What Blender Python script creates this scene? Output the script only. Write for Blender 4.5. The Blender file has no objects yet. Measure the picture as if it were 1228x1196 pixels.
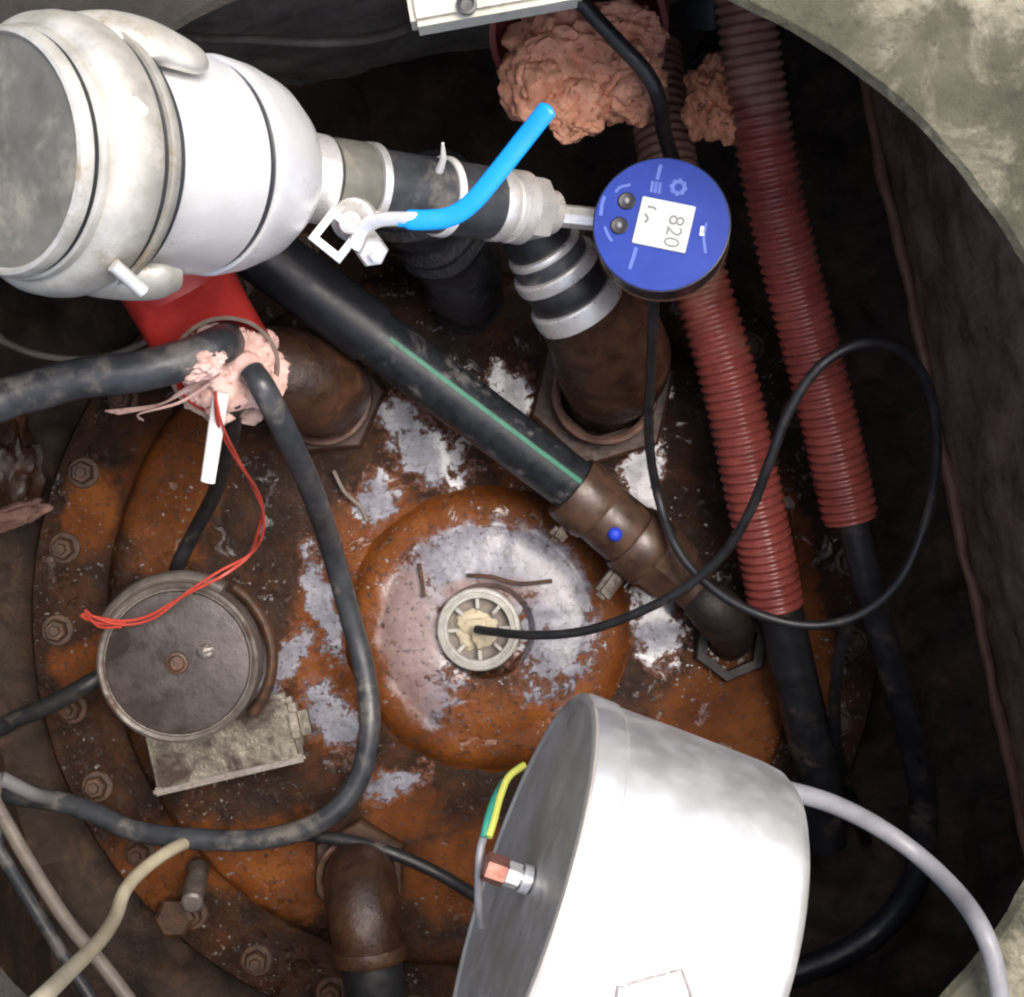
import bpy, bmesh, math, random
from mathutils import Vector, Matrix, noise as mn
random.seed(7)
S = bpy.context.scene
COL = S.collection
# ------------------------------------------------------------------ camera, sky, sun, exposure
ZC = 0.75                      # the camera looks straight down into the pit from 0.75 m above the rim
F = 1855.0
cam = bpy.data.cameras.new('camera'); co = bpy.data.objects.new('camera', cam); COL.objects.link(co)
co.location = (0, 0, ZC); co.rotation_euler = (0, 0, 0)
cam.sensor_width = 36.0; cam.lens = 36.0 * F / 1228.0
cam.clip_start = 0.01; cam.clip_end = 500
S.camera = co
SUN_EL, SUN_AZ = math.radians(69), math.radians(58)     # azimuth measured from +Y towards +X
w = bpy.data.worlds.new('World'); S.world = w; w.use_nodes = True
wn = w.node_tree; bg = wn.nodes['Background']
sky = wn.nodes.new('ShaderNodeTexSky'); sky.sky_type = 'NISHITA'; sky.sun_disc = False
sky.sun_elevation = SUN_EL; sky.sun_rotation = SUN_AZ
sky.dust_density = 6.0; sky.air_density = 1.0; sky.ozone_density = 1.0
wn.links.new(sky.outputs[0], bg.inputs[0]); bg.inputs[1].default_value = 0.15
sl = bpy.data.lights.new('sun', 'SUN'); so = bpy.data.objects.new('sun', sl); COL.objects.link(so)
sl.energy = 1.5; sl.angle = math.radians(35); sl.color = (1.0, 0.965, 0.92)
sd = Vector((math.sin(SUN_AZ) * math.cos(SUN_EL), math.cos(SUN_AZ) * math.cos(SUN_EL), math.sin(SUN_EL)))
so.rotation_euler = sd.to_track_quat('Z', 'Y').to_euler(); so.location = sd * 5
S.view_settings.view_transform = 'Standard'; S.view_settings.look = 'None'
S.view_settings.exposure = 0.9; S.view_settings.gamma = 1.0; S.view_settings.use_curve_mapping = False
S.cycles.max_bounces = 8; S.cycles.filter_width = 2.3

# ------------------------------------------------------------------ helpers
def P(px, py, d):
    return Vector(((px - 614) * d / F, -(py - 598) * d / F, ZC - d))
def R(px, d): return px * d / F

class NT:
    def __init__(s, name):
        s.m = bpy.data.materials.new(name); s.m.use_nodes = True
        s.t = s.m.node_tree; s.b = s.t.nodes['Principled BSDF']; s._c = None
    def n(s, ty, **kw):
        x = s.t.nodes.new(ty)
        for k, v in kw.items(): setattr(x, k, v)
        return x
    def put(s, sock, v):
        if isinstance(v, bpy.types.NodeSocket): s.t.links.new(v, sock)
        elif isinstance(v, (tuple, list)) and len(v) == 3 and sock.type == 'RGBA': sock.default_value = (*v, 1)
        else: sock.default_value = v
    def coord(s):
        if s._c is None: s._c = s.n('ShaderNodeTexCoord').outputs['Object']
        return s._c
    def noise(s, scale, detail=5, rough=.6, dist=0, vec=None, color=False):
        x = s.n('ShaderNodeTexNoise'); s.put(x.inputs['Vector'], vec or s.coord())
        x.inputs['Scale'].default_value = scale; x.inputs['Detail'].default_value = detail
        x.inputs['Roughness'].default_value = rough; x.inputs['Distortion'].default_value = dist
        return x.outputs['Color' if color else 'Fac']
    def ramp(s, fac, stops, interp='LINEAR'):
        x = s.n('ShaderNodeValToRGB'); s.put(x.inputs[0], fac); r = x.color_ramp; r.interpolation = interp
        while len(r.elements) < len(stops): r.elements.new(.5)
        for e, (p, c) in zip(r.elements, stops):
            e.position = p; e.color = (*c, 1) if isinstance(c, (tuple, list)) else (c, c, c, 1)
        return x.outputs[0]
    def math(s, op, a, b=0.0, clamp=False):
        x = s.n('ShaderNodeMath', operation=op, use_clamp=clamp); s.put(x.inputs[0], a); s.put(x.inputs[1], b)
        return x.outputs[0]
    def mix(s, f, a, b, blend='MIX'):
        x = s.n('ShaderNodeMix', data_type='RGBA', blend_type=blend)
        s.put(x.inputs[0], f); s.put(x.inputs[6], a); s.put(x.inputs[7], b); return x.outputs[2]
    def map(s, v, a, b, c=0., d=1.):
        x = s.n('ShaderNodeMapRange', interpolation_type='SMOOTHSTEP'); s.put(x.inputs[0], v)
        for i, k in enumerate((a, b, c, d)): x.inputs[i + 1].default_value = k
        return x.outputs[0]
    def bump(s, h, strength=.5, dist=.002):
        x = s.n('ShaderNodeBump'); s.put(x.inputs['Height'], h); x.inputs['Strength'].default_value = strength
        x.inputs['Distance'].default_value = dist; s.t.links.new(x.outputs[0], s.b.inputs['Normal'])
    def set(s, **kw):
        for k, v in kw.items(): s.put(s.b.inputs[k.replace('_', ' ')], v)
        return s
    def blobs(s, vec, lst):
        """largest of (1 - elliptic distance) over (x, y, rx, ry, degrees)"""
        out = None
        for (x, y, rx, ry, a) in lst:
            mp = s.n('ShaderNodeMapping', vector_type='TEXTURE'); s.put(mp.inputs[0], vec)
            mp.inputs[1].default_value = (x, y, 0); mp.inputs[2].default_value = (0, 0, math.radians(a))
            mp.inputs[3].default_value = (rx, ry, 1e3)
            l = s.n('ShaderNodeVectorMath', operation='LENGTH'); s.put(l.inputs[0], mp.outputs[0])
            v = s.math('SUBTRACT', 1.0, l.outputs['Value'])
            out = v if out is None else s.math('MAXIMUM', out, v)
        return out

def simple(name, c1, c2, scale=40, rough=(.4, .6), metal=0., bump=.2, bdist=.001, dirt=None, dirt_amt=.5, coat=0., spec=.5, bscale=None):
    m = NT(name)
    n = m.noise(scale, 6, .65)
    col = m.ramp(n, [(.3, c1), (.7, c2)])
    rg = m.map(m.noise(scale * 1.7, 4), .3, .7, rough[0], rough[1])
    if dirt:
        f = m.map(m.noise(scale * .45, 8, .7, .3), .62 - dirt_amt * .3, .72 - dirt_amt * .15)
        col = m.mix(f, col, dirt); rg = m.math('MAXIMUM', rg, m.math('MULTIPLY', f, .75))
        if metal: m.set(Metallic=m.math('MULTIPLY', m.math('SUBTRACT', 1.0, m.math('MULTIPLY', f, .8)), metal))
    elif metal: m.set(Metallic=metal)
    m.set(Base_Color=col, Roughness=rg, Specular_IOR_Level=spec, Coat_Weight=coat, Coat_Roughness=.15)
    if bump: m.bump(m.noise(bscale or scale * 3, 6, .7), bump, bdist)
    return m.m

def finish(me, mat, angle=35):
    me.validate(); me.update()
    me.materials.append(mat)
    me.shade_smooth(); me.set_sharp_from_angle(angle=math.radians(angle))
ORIG = {}
def obj(name, geo, mat, parent=None, angle=35, org=None):
    """one mesh object; vertices given in world coordinates, moved to the thing's own origin"""
    vs, fs = geo
    if parent is not None: o0 = ORIG[parent.name]
    else: o0 = org if org is not None else Vector(vs[0])
    me = bpy.data.meshes.new(name); me.from_pydata([tuple(Vector(v) - o0) for v in vs], [], fs); finish(me, mat, angle)
    o = bpy.data.objects.new(name, me); COL.objects.link(o)
    if parent is not None: o.parent = parent
    else: o.location = o0
    ORIG[o.name] = o0
    return o
def thing(name, loc, label, cat, group=None):
    o = bpy.data.objects.new(name, None); COL.objects.link(o); o.location = loc; o.empty_display_size = .02
    ORIG[o.name] = Vector(loc); return tag(o, label, cat, group)
def tag(o, label, cat, group=None):
    o['label'] = label; o['category'] = cat
    if group: o['group'] = group
    return o
def structure(o): o['kind'] = 'structure'; return o

def spline(pts, n=8):
    """Catmull-Rom through points (vectors with an extra radius)"""
    pts = [tuple(p) for p in pts]
    q = [tuple(2 * a - b for a, b in zip(pts[0], pts[1]))] + pts + [tuple(2 * a - b for a, b in zip(pts[-1], pts[-2]))]
    out = []
    for i in range(1, len(q) - 2):
        for k in range(n):
            t = k / n
            out.append(tuple(.5 * (2 * b + (c - a) * t + (2 * a - 5 * b + 4 * c - d) * t * t + (3 * b - a - 3 * c + d) * t ** 3)
                             for a, b, c, d in zip(q[i - 1], q[i], q[i + 1], q[i + 2])))
    out.append(pts[-1]); return out
def sweep(cs, rs, seg=12, flat=1.0, cap=True, up0=None, endn=None, wob=0.):
    """tube along centres cs with radii rs; flat squashes it along the frame's second axis"""
    cs = [Vector(c) for c in cs]; n = len(cs); vs, fs = [], []; prev = None
    for i in range(n):
        t = (cs[min(i + 1, n - 1)] - cs[max(i - 1, 0)]).normalized()
        if endn is not None and i == n - 1: t = Vector(endn).normalized()
        if prev is None:
            u = Vector(up0) if up0 is not None else (Vector((0, 0, 1)) if abs(t.z) < .9 else Vector((1, 0, 0)))
        else: u = prev
        u = (u - t * u.dot(t)).normalized(); prev = u; v = t.cross(u)
        for k in range(seg):
            a = 2 * math.pi * k / seg
            r = rs[i]
            if wob: r *= 1 + wob * mn.noise(cs[i] * 60 + Vector((math.cos(a), math.sin(a), 0)) * .8)
            vs.append(cs[i] + v * (r * math.cos(a)) + u * (r * flat * math.sin(a)))
    for i in range(n - 1):
        for k in range(seg):
            a, b = i * seg + k, i * seg + (k + 1) % seg
            fs.append((a, b, b + seg, a + seg))
    if cap: fs.append(tuple(range(seg - 1, -1, -1))); fs.append(tuple((n - 1) * seg + k for k in range(seg)))
    return vs, fs
def cable(pix, rpx, n=8, seg=10, wob=0.):
    """pix: (px, py, depth) points; rpx: radius in pixels at the first point, kept as a true radius"""
    r = R(rpx, pix[len(pix) // 2][2])
    c = spline([P(*p) for p in pix], n)
    return sweep(c, [r] * len(c), seg, wob=wob)
def lathe(prof, A, D, seg=48, close=True, ph=0., up=None):
    """prof: (distance along D from A, radius)"""
    A = Vector(A); D = Vector(D).normalized()
    u = Vector(up) if up is not None else (Vector((1, 0, 0)) if abs(D.x) < .8 else Vector((0, 1, 0)))
    u = (u - D * u.dot(D)).normalized(); v = D.cross(u); vs, fs = [], []
    for (t, r) in prof:
        for k in range(seg):
            a = 2 * math.pi * k / seg + ph
            vs.append(A + D * t + u * (r * math.cos(a)) + v * (r * math.sin(a)))
    for i in range(len(prof) - 1):
        for k in range(seg):
            a, b = i * seg + k, i * seg + (k + 1) % seg
            fs.append((a, b, b + seg, a + seg))
    if close: fs.append(tuple(range(seg - 1, -1, -1))); fs.append(tuple((len(prof) - 1) * seg + k for k in range(seg)))
    return vs, fs
def axis(A, B):
    """A, B = (px, py, depth). returns (start, unit direction, f(fraction of the projected segment, r in px) -> (t, r in m))"""
    a, b = P(*A), P(*B); L = (b - a).length; dA, dB = A[2], B[2]
    def q(f, rp):
        s = f * dA / (dB - f * (dB - dA)); d = dA + (dB - dA) * s
        return (s * L, R(rp, d))
    return a, (b - a).normalized(), q
def box(c, x, y, z, ax=None, bev=.1):
    """bevelled box with half sizes x, y, z along axes ax (3 vectors)"""
    bm = bmesh.new(); bmesh.ops.create_cube(bm, size=2)
    for v in bm.verts: v.co = Vector((v.co.x * x, v.co.y * y, v.co.z * z))
    bmesh.ops.bevel(bm, geom=bm.edges[:], offset=min(x, y, z) * bev * 2, segments=2, affect='EDGES')
    M = Matrix(ax).transposed() if ax else Matrix.Identity(3)
    vs = [Vector(c) + M @ v.co for v in bm.verts]
    bm.verts.index_update(); fs = [tuple(v.index for v in f.verts) for f in bm.faces]; bm.free()
    return vs, fs
def frame_from(z, x):
    z = Vector(z).normalized(); x = Vector(x); x = (x - z * x.dot(z)).normalized(); return [x, z.cross(x), z]
def lump(c, rx, ry, rz, sub=4, amp=.25, sc=2.2, seed=0, ax=None, fine=.08):
    bm = bmesh.new(); bmesh.ops.create_icosphere(bm, subdivisions=sub, radius=1)
    M = Matrix(ax).transposed() if ax else Matrix.Identity(3)
    vs = []
    for v in bm.verts:
        p = v.co.copy(); o = Vector((seed * 3.1, seed * 1.7, 0))
        k = 1 + amp * mn.noise(p * sc + o) + amp * .35 * mn.noise(p * sc * 2.3 - o) + fine * mn.noise(p * sc * 6 + o) - fine * 2.2 * max(0, .22 - abs(mn.noise(p * sc * 1.7 + o * 2))) / .22
        p = p * k; vs.append(Vector(c) + M @ Vector((p.x * rx, p.y * ry, p.z * rz)))
    bm.verts.index_update(); fs = [tuple(v.index for v in f.verts) for f in bm.faces]; bm.free()
    return vs, fs
def join(*gs):
    vs, fs = [], []
    for g in gs:
        o = len(vs); vs += list(g[0]); fs += [tuple(i + o for i in f) for f in g[1]]
    return vs, fs
def text_geo(s, size, c, right, up, z, lift):
    cu = bpy.data.curves.new('t', 'FONT'); cu.body = s; cu.size = size; cu.align_x = 'CENTER'; cu.align_y = 'CENTER'
    o = bpy.data.objects.new('t', cu); COL.objects.link(o); bpy.context.view_layer.update()
    me = o.evaluated_get(bpy.context.evaluated_depsgraph_get()).to_mesh()
    vs = [Vector(c) + right * v.co.x + up * v.co.y + z * lift for v in me.vertices]; fs = [tuple(p.vertices) for p in me.polygons]
    bpy.data.objects.remove(o); bpy.data.curves.remove(cu); return vs, fs

# ------------------------------------------------------------------ materials
LC = P(545, 742, 1.195)                       # centre of the tank lid
def lid_xy(px, py, d=1.195):
    p = P(px, py, d) - LC; return p.x, p.y
def lb(px, py, rx, ry, a=0, d=1.195):
    x, y = lid_xy(px, py, d); return (x, y, R(rx, d), R(ry, d), a)
PAINT = [lb(512, 545, 62, 38, -35), lb(478, 500, 30, 26), lb(612, 475, 34, 42, 20), lb(770, 575, 26, 62, -8), lb(786, 748, 34, 64, 5),
         lb(388, 730, 20, 80, 18), lb(400, 862, 30, 60, 35), lb(470, 940, 46, 18, 20), lb(335, 800, 22, 70, -40), lb(450, 600, 30, 34), lb(540, 470, 30, 20)]
ORANGE = [lb(205, 590, 70, 120, -20), lb(300, 1040, 180, 70), lb(880, 860, 120, 95), lb(470, 640, 70, 80, 40), lb(390, 800, 60, 130), lb(960, 720, 40, 200, 10),
          lb(560, 1050, 120, 70), lb(100, 620, 40, 60), lb(100, 800, 60, 40), lb(640, 560, 60, 30), lb(480, 970, 60, 60)]
DC = P(584, 757, 1.175); DC.z = LC.z
def lid_material(name, paint, orange, dome=False):
    m = NT(name); c = m.coord()
    warp = m.n('ShaderNodeVectorMath', operation='MULTIPLY_ADD')
    m.put(warp.inputs[0], m.noise(55, 6, .7, color=True)); warp.inputs[1].default_value = (.030, .030, 0)
    add = m.n('ShaderNodeVectorMath', operation='ADD'); m.put(add.inputs[0], c); add.inputs[1].default_value = (-.015, -.015, 0)
    m.put(warp.inputs[2], add.outputs[0]); wv = warp.outputs[0]
    n = m.noise(26, 9, .72, .4)
    brown = m.ramp(n, [(.3, (.007, .004, .003)), (.5, (.026, .011, .005)), (.7, (.075, .026, .009))])
    rust = m.ramp(m.noise(17, 8, .66), [(.28, (.048, .014, .003)), (.5, (.135, .039, .007)), (.75, (.235, .078, .015))])
    of = m.math('ADD', m.blobs(wv, orange), m.math('MULTIPLY', m.math('SUBTRACT', m.noise(11, 7, .7), .5), 1.9))
    if dome:
        ring = m.map(m.blobs(wv, [(DC.x - LC.x, DC.y - LC.y, R(146, 1.175), R(146, 1.175), 0)]), .02, .16)
        of = m.math('ADD', of, m.math('MULTIPLY', m.math('SUBTRACT', 1.0, ring), .9))
    col = m.mix(m.map(of, -.04, .42), brown, rust)
    # salmon undercoat at the margin of the grey paint
    pf = m.math('ADD', m.blobs(wv, paint), m.math('MULTIPLY', m.math('SUBTRACT', m.noise(75, 9, .78), .5), 3.4))
    col = m.mix(m.math('MULTIPLY', m.map(pf, -.18, .22, 0, .75), ring) if dome else m.map(pf, -.18, .22, 0, .75), col, (.24, .095, .052))
    p1 = m.map(pf, .12, .30)
    if dome: p1 = m.math('MULTIPLY', p1, ring)
    grey = m.ramp(m.noise(130, 6, .7), [(.3, (.10, .098, .115)), (.65, (.235, .232, .285))])
    if dome:
        pk = m.math('ADD', m.blobs(wv, [lb(475, 770, 70, 130, 10, 1.175), lb(590, 712, 70, 20, 0, 1.175)]), m.math('MULTIPLY', m.math('SUBTRACT', m.noise(40, 6, .7), .5), 1.2))
        grey = m.mix(m.map(pk, -.1, .45, 0, .75), grey, m.ramp(m.noise(90, 6, .7), [(.3, (.15, .078, .055)), (.65, (.28, .175, .15))]))
    pocks = m.map(m.noise(190, 4, .65), .57, .63)
    col = m.mix(p1, col, grey)
    col = m.mix(m.math('MULTIPLY', pocks, .8), col, (.04, .03, .028))
    # pale flakes, with the wet glints of the rust painted in among them
    fl = m.math('MULTIPLY', m.map(m.noise(230, 4, .6), .625, .655), m.map(m.noise(15, 4), .47, .58))
    col = m.mix(m.math('MULTIPLY', fl, .8), col, (.26, .235, .24))
    damp = m.map(m.noise(9, 5, .6), .42, .6)
    film = m.math('MAXIMUM', p1, m.math('MAXIMUM', fl, m.math('MULTIPLY', m.map(m.noise(60, 6, .66, .8), .565, .61), m.map(m.noise(10, 3), .42, .55))))
    rg = m.math('SUBTRACT', m.math('SUBTRACT', .62, m.math('MULTIPLY', damp, .22)), m.math('MULTIPLY', film, .22 if dome else .34))
    m.set(Base_Color=col, Roughness=rg, Specular_IOR_Level=m.map(film, 0, 1, .16, .55))
    m.set(Coat_Weight=m.math('MULTIPLY', film, .20 if dome else .60), Coat_Roughness=.18 if dome else .12)
    h = m.math('ADD', m.math('MULTIPLY', n, 1.2), m.math('MULTIPLY', m.noise(150, 8, .7), .7))
    h = m.math('ADD', m.math('MULTIPLY', h, m.math('SUBTRACT', 1.0, m.math('MULTIPLY', film, .72))), m.math('MULTIPLY', m.noise(26, 3, .5), .9))
    h = m.math('ADD', h, m.math('MULTIPLY', film, .3))
    m.bump(h, .8, .0022)
    return m.m
M = {}
M['lid'] = lid_material('rusted_lid', PAINT, ORANGE)
DP = [lb(585, 680, 145, 85, 0, 1.175), lb(490, 755, 72, 135, 10, 1.175), lb(670, 745, 62, 110, 0, 1.175), lb(655, 680, 80, 70, -30, 1.175), lb(500, 830, 50, 60, 40, 1.175)]
DO = [lb(575, 890, 140, 60, 0, 1.175), lb(425, 720, 40, 170, 0, 1.175), lb(730, 740, 40, 150, 0, 1.175), lb(520, 600, 140, 36, 0, 1.175)]
M['dome'] = lid_material('rusted_dome', DP, DO, True)
M['bolt'] = simple('rusty_bolt', (.022, .014, .010), (.095, .042, .020), 120, (.35, .6), 0, .6, .001)
M['rust_pipe'] = simple('rust_pipe', (.016, .009, .006), (.072, .033, .018), 42, (.22, .5), .0, .7, .0016, dirt=(.13, .055, .026), dirt_amt=.3)
M['dark_rust'] = simple('dark_grimy_iron', (.010, .009, .009), (.040, .032, .027), 50, (.25, .5), 0, .7, .0016, dirt=(.055, .032, .02), dirt_amt=.3, spec=.35)
M['worn_rust'] = simple('worn_rust_bead', (.06, .032, .022), (.24, .135, .10), 60, (.3, .5), 0, .6, .0012)
M['black_rubber'] = simple('black_rubber', (.009, .009, .010), (.026, .027, .030), 60, (.28, .5), 0, .35, .0008, dirt=(.085, .065, .05), dirt_amt=.22)
M['grey_rubber'] = simple('grey_rubber', (.022, .025, .029), (.060, .065, .074), 60, (.30, .5), 0, .3, .0008, dirt=(.15, .135, .12), dirt_amt=.38)
M['hdpe'] = simple('black_plastic_pipe', (.009, .010, .012), (.022, .026, .031), 90, (.25, .45), 0, .2, .0006, dirt=(.12, .11, .11), dirt_amt=.28)
M['stripe'] = simple('green_stripe', (.02, .13, .08), (.035, .20, .13), 120, (.35, .5), 0, .1)
M['fitting'] = simple('brown_plastic_fitting', (.030, .018, .013), (.10, .055, .036), 60, (.25, .45), 0, .3, .0008)
M['alu'] = simple('cast_aluminium', (.90, .89, .88), (.96, .957, .95), 50, (.30, .44), .52, .3, .0008, dirt=(.40, .38, .34), dirt_amt=.16)
M['alu_dirty'] = simple('weathered_aluminium', (.38, .36, .31), (.68, .66, .60), 40, (.38, .60), .55, .35, .001, dirt=(.24, .20, .14), dirt_amt=.36)
M['alu_cap'] = simple('dull_aluminium_cap', (.125, .12, .10), (.215, .21, .18), 40, (.45, .65), .4, .3, .001, dirt=(.26, .24, .19), dirt_amt=.4)
M['can'] = simple('smooth_aluminium', (.86, .86, .85), (.94, .94, .94), 34, (.34, .48), .86, .2, .0006, dirt=(.50, .47, .42), dirt_amt=.12)
M['can_face'] = simple('dull_lid_metal', (.36, .33, .285), (.56, .525, .47), 30, (.36, .58), .5, .25, .0008, dirt=(.2, .17, .14), dirt_amt=.2)
M['steel'] = simple('bright_steel', (.70, .69, .66), (.86, .85, .83), 90, (.25, .42), .6, .12, .0005)
M['copper'] = simple('copper_nut', (.30, .13, .10), (.45, .22, .17), 150, (.3, .45), .8, .3, .0006)
M['blue_sleeve'] = simple('blue_vinyl', (.004, .23, .60), (.006, .28, .70), 30, (.2, .32), 0, .12, dirt=(.03, .12, .22), dirt_amt=.05)
M['gauge_blue'] = simple('gauge_blue', (.008, .030, .24), (.013, .042, .29), 60, (.35, .45), 0, .03, spec=.25)
M['gauge_print'] = simple('pale_print', (.05, .10, .42), (.09, .15, .48), 200, (.4, .5), 0, 0)
M['white_print'] = simple('white_print', (.80, .82, .85), (.88, .9, .92), 200, (.4, .5), 0, 0)
M['print_grey'] = simple('faded_print', (.16, .14, .13), (.34, .31, .29), 300, (.4, .5), 0, 0)
M['lcd'] = simple('display_glass', (.50, .52, .49), (.58, .60, .56), 50, (.15, .2), 0, 0)
M['digit'] = simple('display_digit', (.15, .16, .17), (.20, .21, .22), 50, (.3, .4), 0, 0)
M['gauge_case'] = simple('gauge_case', (.010, .011, .014), (.025, .027, .032), 60, (.3, .45), 0, .1)
M['bronze'] = simple('bronze_rim', (.35, .20, .12), (.55, .36, .24), 90, (.3, .45), .8, .15)
M['red_sleeve'] = simple('red_plastic_sleeve', (.38, .022, .018), (.52, .040, .030), 70, (.35, .5), 0, .2, .0006, dirt=(.18, .03, .02), dirt_amt=-.1)
M['red_dull'] = simple('dusty_red_plastic', (.14, .020, .016), (.24, .045, .035), 60, (.45, .6), 0, .3)
def ribbed_mat():
    m = NT('ribbed_red_plastic'); n = m.noise(45, 6, .65)
    c = m.ramp(n, [(.3, (.16, .026, .022)), (.7, (.31, .062, .050))])
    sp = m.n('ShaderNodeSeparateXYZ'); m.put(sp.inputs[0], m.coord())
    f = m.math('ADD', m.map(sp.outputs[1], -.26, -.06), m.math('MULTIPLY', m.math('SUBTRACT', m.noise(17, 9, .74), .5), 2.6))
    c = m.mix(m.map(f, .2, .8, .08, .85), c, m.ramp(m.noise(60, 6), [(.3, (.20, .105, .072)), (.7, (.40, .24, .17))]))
    m.set(Base_Color=c, Roughness=m.map(f, 0, .8, .24, .62)); m.bump(m.noise(140, 6, .7), .3, .0008); return m.m
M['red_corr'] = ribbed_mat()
M['edge_grey'] = simple('cut_plastic_edge', (.14, .10, .08), (.26, .20, .16), 120, (.5, .7), 0, .3)
def foam(name, a, b, k):
    m = NT(name); n = m.noise(75, 8, .7)
    c = m.ramp(n, [(.3, a), (.65, b)])
    c = m.mix(m.map(m.noise(120, 5, .7), .58, .66, 0, .8), c, k)
    m.set(Base_Color=c, Roughness=.8, Subsurface_Weight=.0); m.bump(m.noise(160, 5, .6), .4, .0018); return m.m
M['foam_pink'] = foam('pink_foam', (.60, .33, .27), (.82, .60, .54), (.36, .15, .11))
M['foam_salmon'] = foam('salmon_foam', (.60, .245, .14), (.90, .47, .31), (.24, .08, .04))
M['foam_orange'] = foam('orange_foam', (.52, .20, .11), (.85, .40, .22), (.10, .05, .03))
M['sealant'] = foam('cream_sealant', (.38, .33, .225), (.52, .46, .34), (.26, .18, .11))
M['nylon'] = simple('pale_nylon', (.24, .235, .21), (.42, .41, .375), 120, (.35, .5), 0, .2, .0005)
M['gland_dark'] = simple('dark_gland_plastic', (.10, .085, .07), (.2, .17, .14), 150, (.5, .6), 0, .3)  # darker plastic for the floor of the gland's well
M['white_wire'] = simple('white_plastic', (.72, .70, .66), (.84, .82, .79), 60, (.3, .4), 0, .05)
M['red_wire'] = simple('red_wire', (.38, .04, .028), (.52, .08, .055), 80, (.35, .45), 0, .1)
M['cream_wire'] = simple('cream_cable', (.46, .41, .28), (.62, .57, .42), 60, (.35, .5), 0, .1)
M['grey_wire'] = simple('grey_cable', (.15, .147, .152), (.24, .236, .246), 60, (.35, .5), 0, .1)
M['dun_wire'] = simple('dun_cable', (.13, .11, .09), (.24, .21, .18), 60, (.4, .55), 0, .2)
M['green_wire'] = simple('green_insulation', (.02, .18, .13), (.03, .26, .18), 60, (.35, .45), 0, .05)
M['yellow_wire'] = simple('yellow_insulation', (.42, .44, .07), (.52, .54, .12), 60, (.35, .45), 0, .05)
M['cap_top'] = simple('grey_fill_cap', (.026, .020, .018), (.078, .065, .060), 26, (.16, .45), .2, .35, .0012, dirt=(.022, .015, .012), dirt_amt=.42)
M['cap_rim'] = simple('worn_cap_rim', (.12, .10, .085), (.27, .25, .23), 80, (.35, .5), .5, .4, .001, dirt=(.07, .04, .025), dirt_amt=.4)
M['plate'] = simple('worn_plate', (.075, .07, .056), (.24, .22, .175), 60, (.16, .45), .5, .7, .0018, dirt=(.035, .02, .014), dirt_amt=.75)
M['slab'] = simple('pale_cover_edge', (.40, .38, .31), (.56, .53, .45), 45, (.5, .7), 0, .3, .001, dirt=(.24, .21, .15), dirt_amt=.2)
def concrete():
    m = NT('lichen_concrete'); n = m.noise(16, 10, .72)
    c = m.ramp(n, [(.3, (.032, .030, .017)), (.5, (.074, .069, .042)), (.7, (.125, .117, .078))])
    l = m.math('MULTIPLY', m.map(m.noise(20, 9, .72, .5), .46, .64), m.map(m.noise(7, 3), .32, .50))
    c = m.mix(m.math('MULTIPLY', l, .85), c, m.ramp(m.noise(60, 6), [(.35, (.20, .186, .125)), (.65, (.37, .345, .25))]))
    c = m.mix(m.map(m.noise(85, 5, .7), .60, .68, 0, .8), c, (.05, .047, .032))
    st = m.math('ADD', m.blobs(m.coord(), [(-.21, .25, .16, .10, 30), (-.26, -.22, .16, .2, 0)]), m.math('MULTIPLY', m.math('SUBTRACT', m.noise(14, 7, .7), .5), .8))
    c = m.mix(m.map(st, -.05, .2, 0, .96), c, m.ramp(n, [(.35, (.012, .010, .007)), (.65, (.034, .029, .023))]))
    m.set(Base_Color=c, Roughness=.88); m.bump(m.math('ADD', n, m.math('MULTIPLY', m.noise(110, 6, .75), .5)), .9, .006); return m.m
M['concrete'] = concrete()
def dirtwall(name, a, b, cc):
    m = NT(name); n = m.noise(24, 9, .72, .3)
    c = m.ramp(n, [(.3, a), (.52, b), (.72, cc)])
    m.set(Base_Color=c, Roughness=m.map(m.noise(40, 4), .3, .7, .4, .8)); m.bump(m.math('ADD', n, m.math('MULTIPLY', m.noise(130, 6, .75), .4)), .9, .006); return m.m
M['wall'] = dirtwall('rusty_pit_wall', (.12, .075, .052), (.44, .29, .20), (.70, .50, .37))
M['soil'] = dirtwall('wet_dark_soil', (.020, .015, .011), (.060, .040, .028), (.15, .082, .046))
M['wall_grey'] = dirtwall('grey_pit_wall', (.20, .18, .155), (.40, .37, .32), (.58, .54, .47))
M['steel_lip'] = simple('rusted_steel_lip', (.24, .12, .07), (.42, .23, .14), 40, (.4, .6), 0, .5, .0012)
M['earth'] = dirtwall('dry_ground', (.10, .085, .06), (.17, .15, .11), (.24, .21, .16))

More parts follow.
